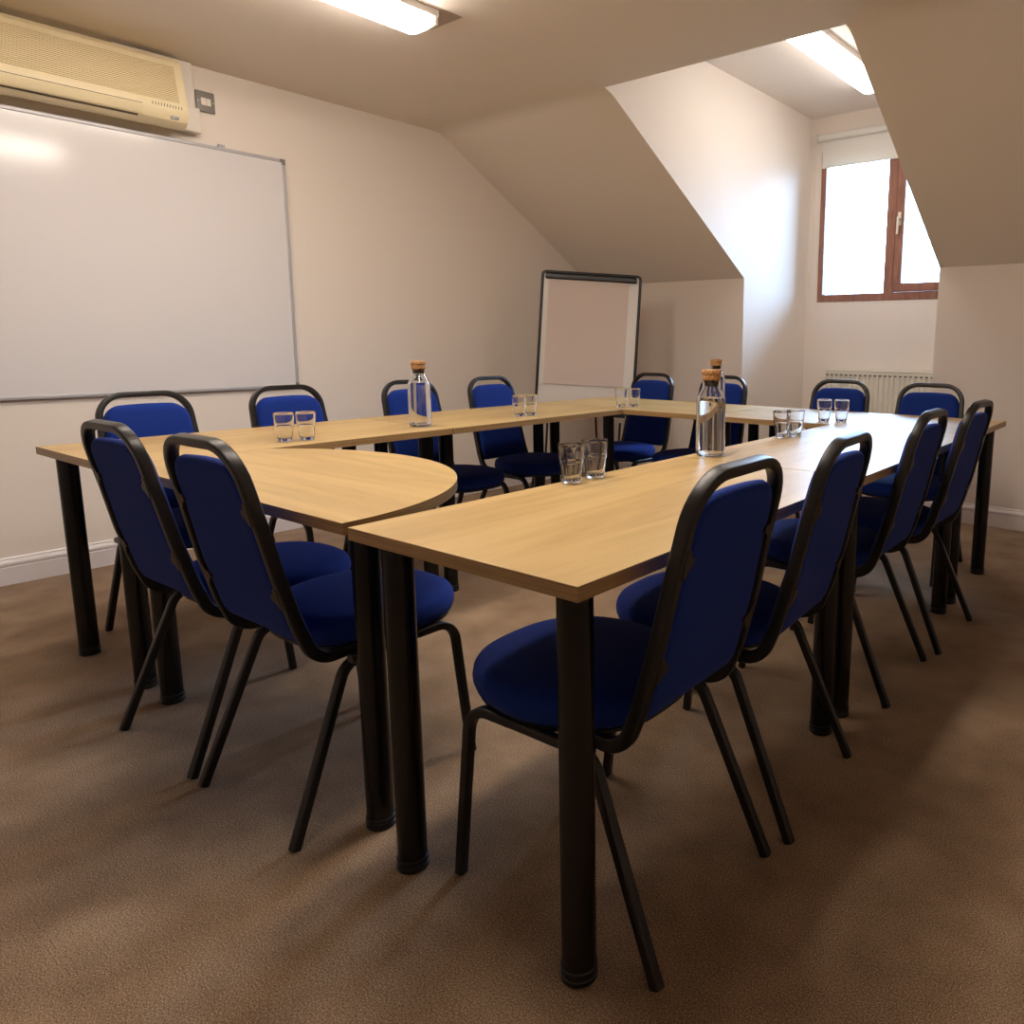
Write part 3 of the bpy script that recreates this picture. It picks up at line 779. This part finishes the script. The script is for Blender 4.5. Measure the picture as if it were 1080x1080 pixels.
bm = bmesh.new(); bbox(bm, -0.295, 0.262, -0.785, -0.055, 0.0065, 0.014); 
bbox(bm, -0.293, 0.264, -0.090, -0.056, 0.014, 0.0152); place(bm); obj('paper_pad', bm, PAPER, ez)
bm = bmesh.new(); bbox(bm, -0.29, 0.29, -BH-0.015, -BH+0.025, 0.012, 0.055, 0.006); place(bm); obj('pen_tray', bm, RUBBER, ez)
loc = Vector(ez.location)
# two front legs and one rear leg, telescopic, from the board down to the carpet
cl_z = -0.83
for u in (-0.255, 0.255):
    a = bp(u, -0.30, -0.022); b = bp(u*1.0, -1.02, -0.022); d = (b-a).normalized(); t = -(a.z)/d.z; ft = a + d*t
    bm = bmesh.new(); rod(bm, a, b, 0.011, 14); rod(bm, b, ft + Vector((0, 0, 0.004)), 0.008, 14); lg = obj('leg', bm, RUBBER, ez, True, 40)
    bm = bmesh.new(); rod(bm, bp(u, -0.995, -0.022), bp(u, -1.03, -0.022), 0.016, 14); obj('clamp', bm, CLAMP, lg, True, 40)
a = bp(0, -0.20, -0.03); ft = Vector((-n.x*0.42, -n.y*0.42, 0.004)) + Vector((0.0, 0.0, 0)); b = a.lerp(ft, 0.58)
bm = bmesh.new(); rod(bm, a, b, 0.011, 14); rod(bm, b, ft, 0.008, 14); lg = obj('leg', bm, RUBBER, ez, True, 40)
bm = bmesh.new(); rod(bm, a.lerp(ft, 0.565), a.lerp(ft, 0.59), 0.016, 14); obj('clamp', bm, CLAMP, lg, True, 40)

# ------------------------------------------------------------------ light: sky through the window
w = bpy.data.worlds.new('sky'); sc.world = w; w.use_nodes = True
bg = w.node_tree.nodes['Background']; wn = w.node_tree.nodes; wl = w.node_tree.links
tc = wn.new('ShaderNodeTexCoord'); sx = wn.new('ShaderNodeSeparateXYZ'); wl.new(tc.outputs['Generated'], sx.inputs[0])
mr = wn.new('ShaderNodeMapRange'); mr.inputs['From Min'].default_value = -1; mr.inputs['From Max'].default_value = 1; wl.new(sx.outputs['Z'], mr.inputs['Value'])
cr = wn.new('ShaderNodeValToRGB'); el = cr.color_ramp.elements          # overcast sky: bright near the horizon, darker ground below
for _ in range(2): el.new(0.5)
for e_, (p, c) in zip(el, [(0.47, (0.05, 0.07, 0.09)), (0.505, (0.10, 0.16, 0.24)), (0.68, (0.40, 0.64, 0.98)), (0.90, (0.60, 0.97, 1.45))]): e_.position = p; e_.color = (*c, 1)
wl.new(mr.outputs[0], cr.inputs['Fac']); wl.new(cr.outputs['Color'], bg.inputs['Color']); bg.inputs['Strength'].default_value = 42.0
pl = bpy.data.lights.new('window_portal', 'AREA'); pl.shape = 'RECTANGLE'; pl.size = WX1-WX0; pl.size_y = WZ1-WZ0
pl.cycles.is_portal = True
po = bpy.data.objects.new('window_portal', pl); COL.objects.link(po); po.location = ((WX0+WX1)/2, YW-0.022, (WZ0+WZ1)/2); po.rotation_euler = (-PI/2, 0, 0)

# ------------------------------------------------------------------ camera (a shifted lens: the photograph is a crop)
F, YAW, PIT, ROL = 787.896, -0.6463, 0.16025, 0.00597
cp, sp_ = math.cos(PIT), math.sin(PIT)
f = Vector((math.sin(YAW)*cp, math.cos(YAW)*cp, -sp_)); r = Vector((math.cos(YAW), -math.sin(YAW), 0)); u = r.cross(f)
r2 = r*math.cos(ROL) + u*math.sin(ROL); u2 = u*math.cos(ROL) - r*math.sin(ROL)
cam = bpy.data.cameras.new('camera'); cam.sensor_fit = 'HORIZONTAL'; cam.sensor_width = 36; cam.lens = F/1080*36
cam.shift_x = -(692.75-540)/1080; cam.shift_y = (487.81-540)/1080; cam.clip_start = 0.05
co = bpy.data.objects.new('camera', cam); COL.objects.link(co)
M = Matrix((r2, u2, -f)).transposed().to_4x4(); M.translation = Vector((4.2342, -0.7701, 1.0852)); co.matrix_world = M
sc.camera = co

sc.view_settings.view_transform = 'Standard'; sc.view_settings.look = 'None'
sc.view_settings.gamma = 1.0; sc.view_settings.use_curve_mapping = False
sc.view_settings.exposure = 0.0
cy = sc.cycles
cy.use_denoising = True; cy.max_bounces = 14; cy.diffuse_bounces = 6; cy.glossy_bounces = 5; cy.transmission_bounces = 12; cy.transparent_max_bounces = 12
cy.caustics_reflective = False; cy.caustics_refractive = False; cy.sample_clamp_indirect = 6.0
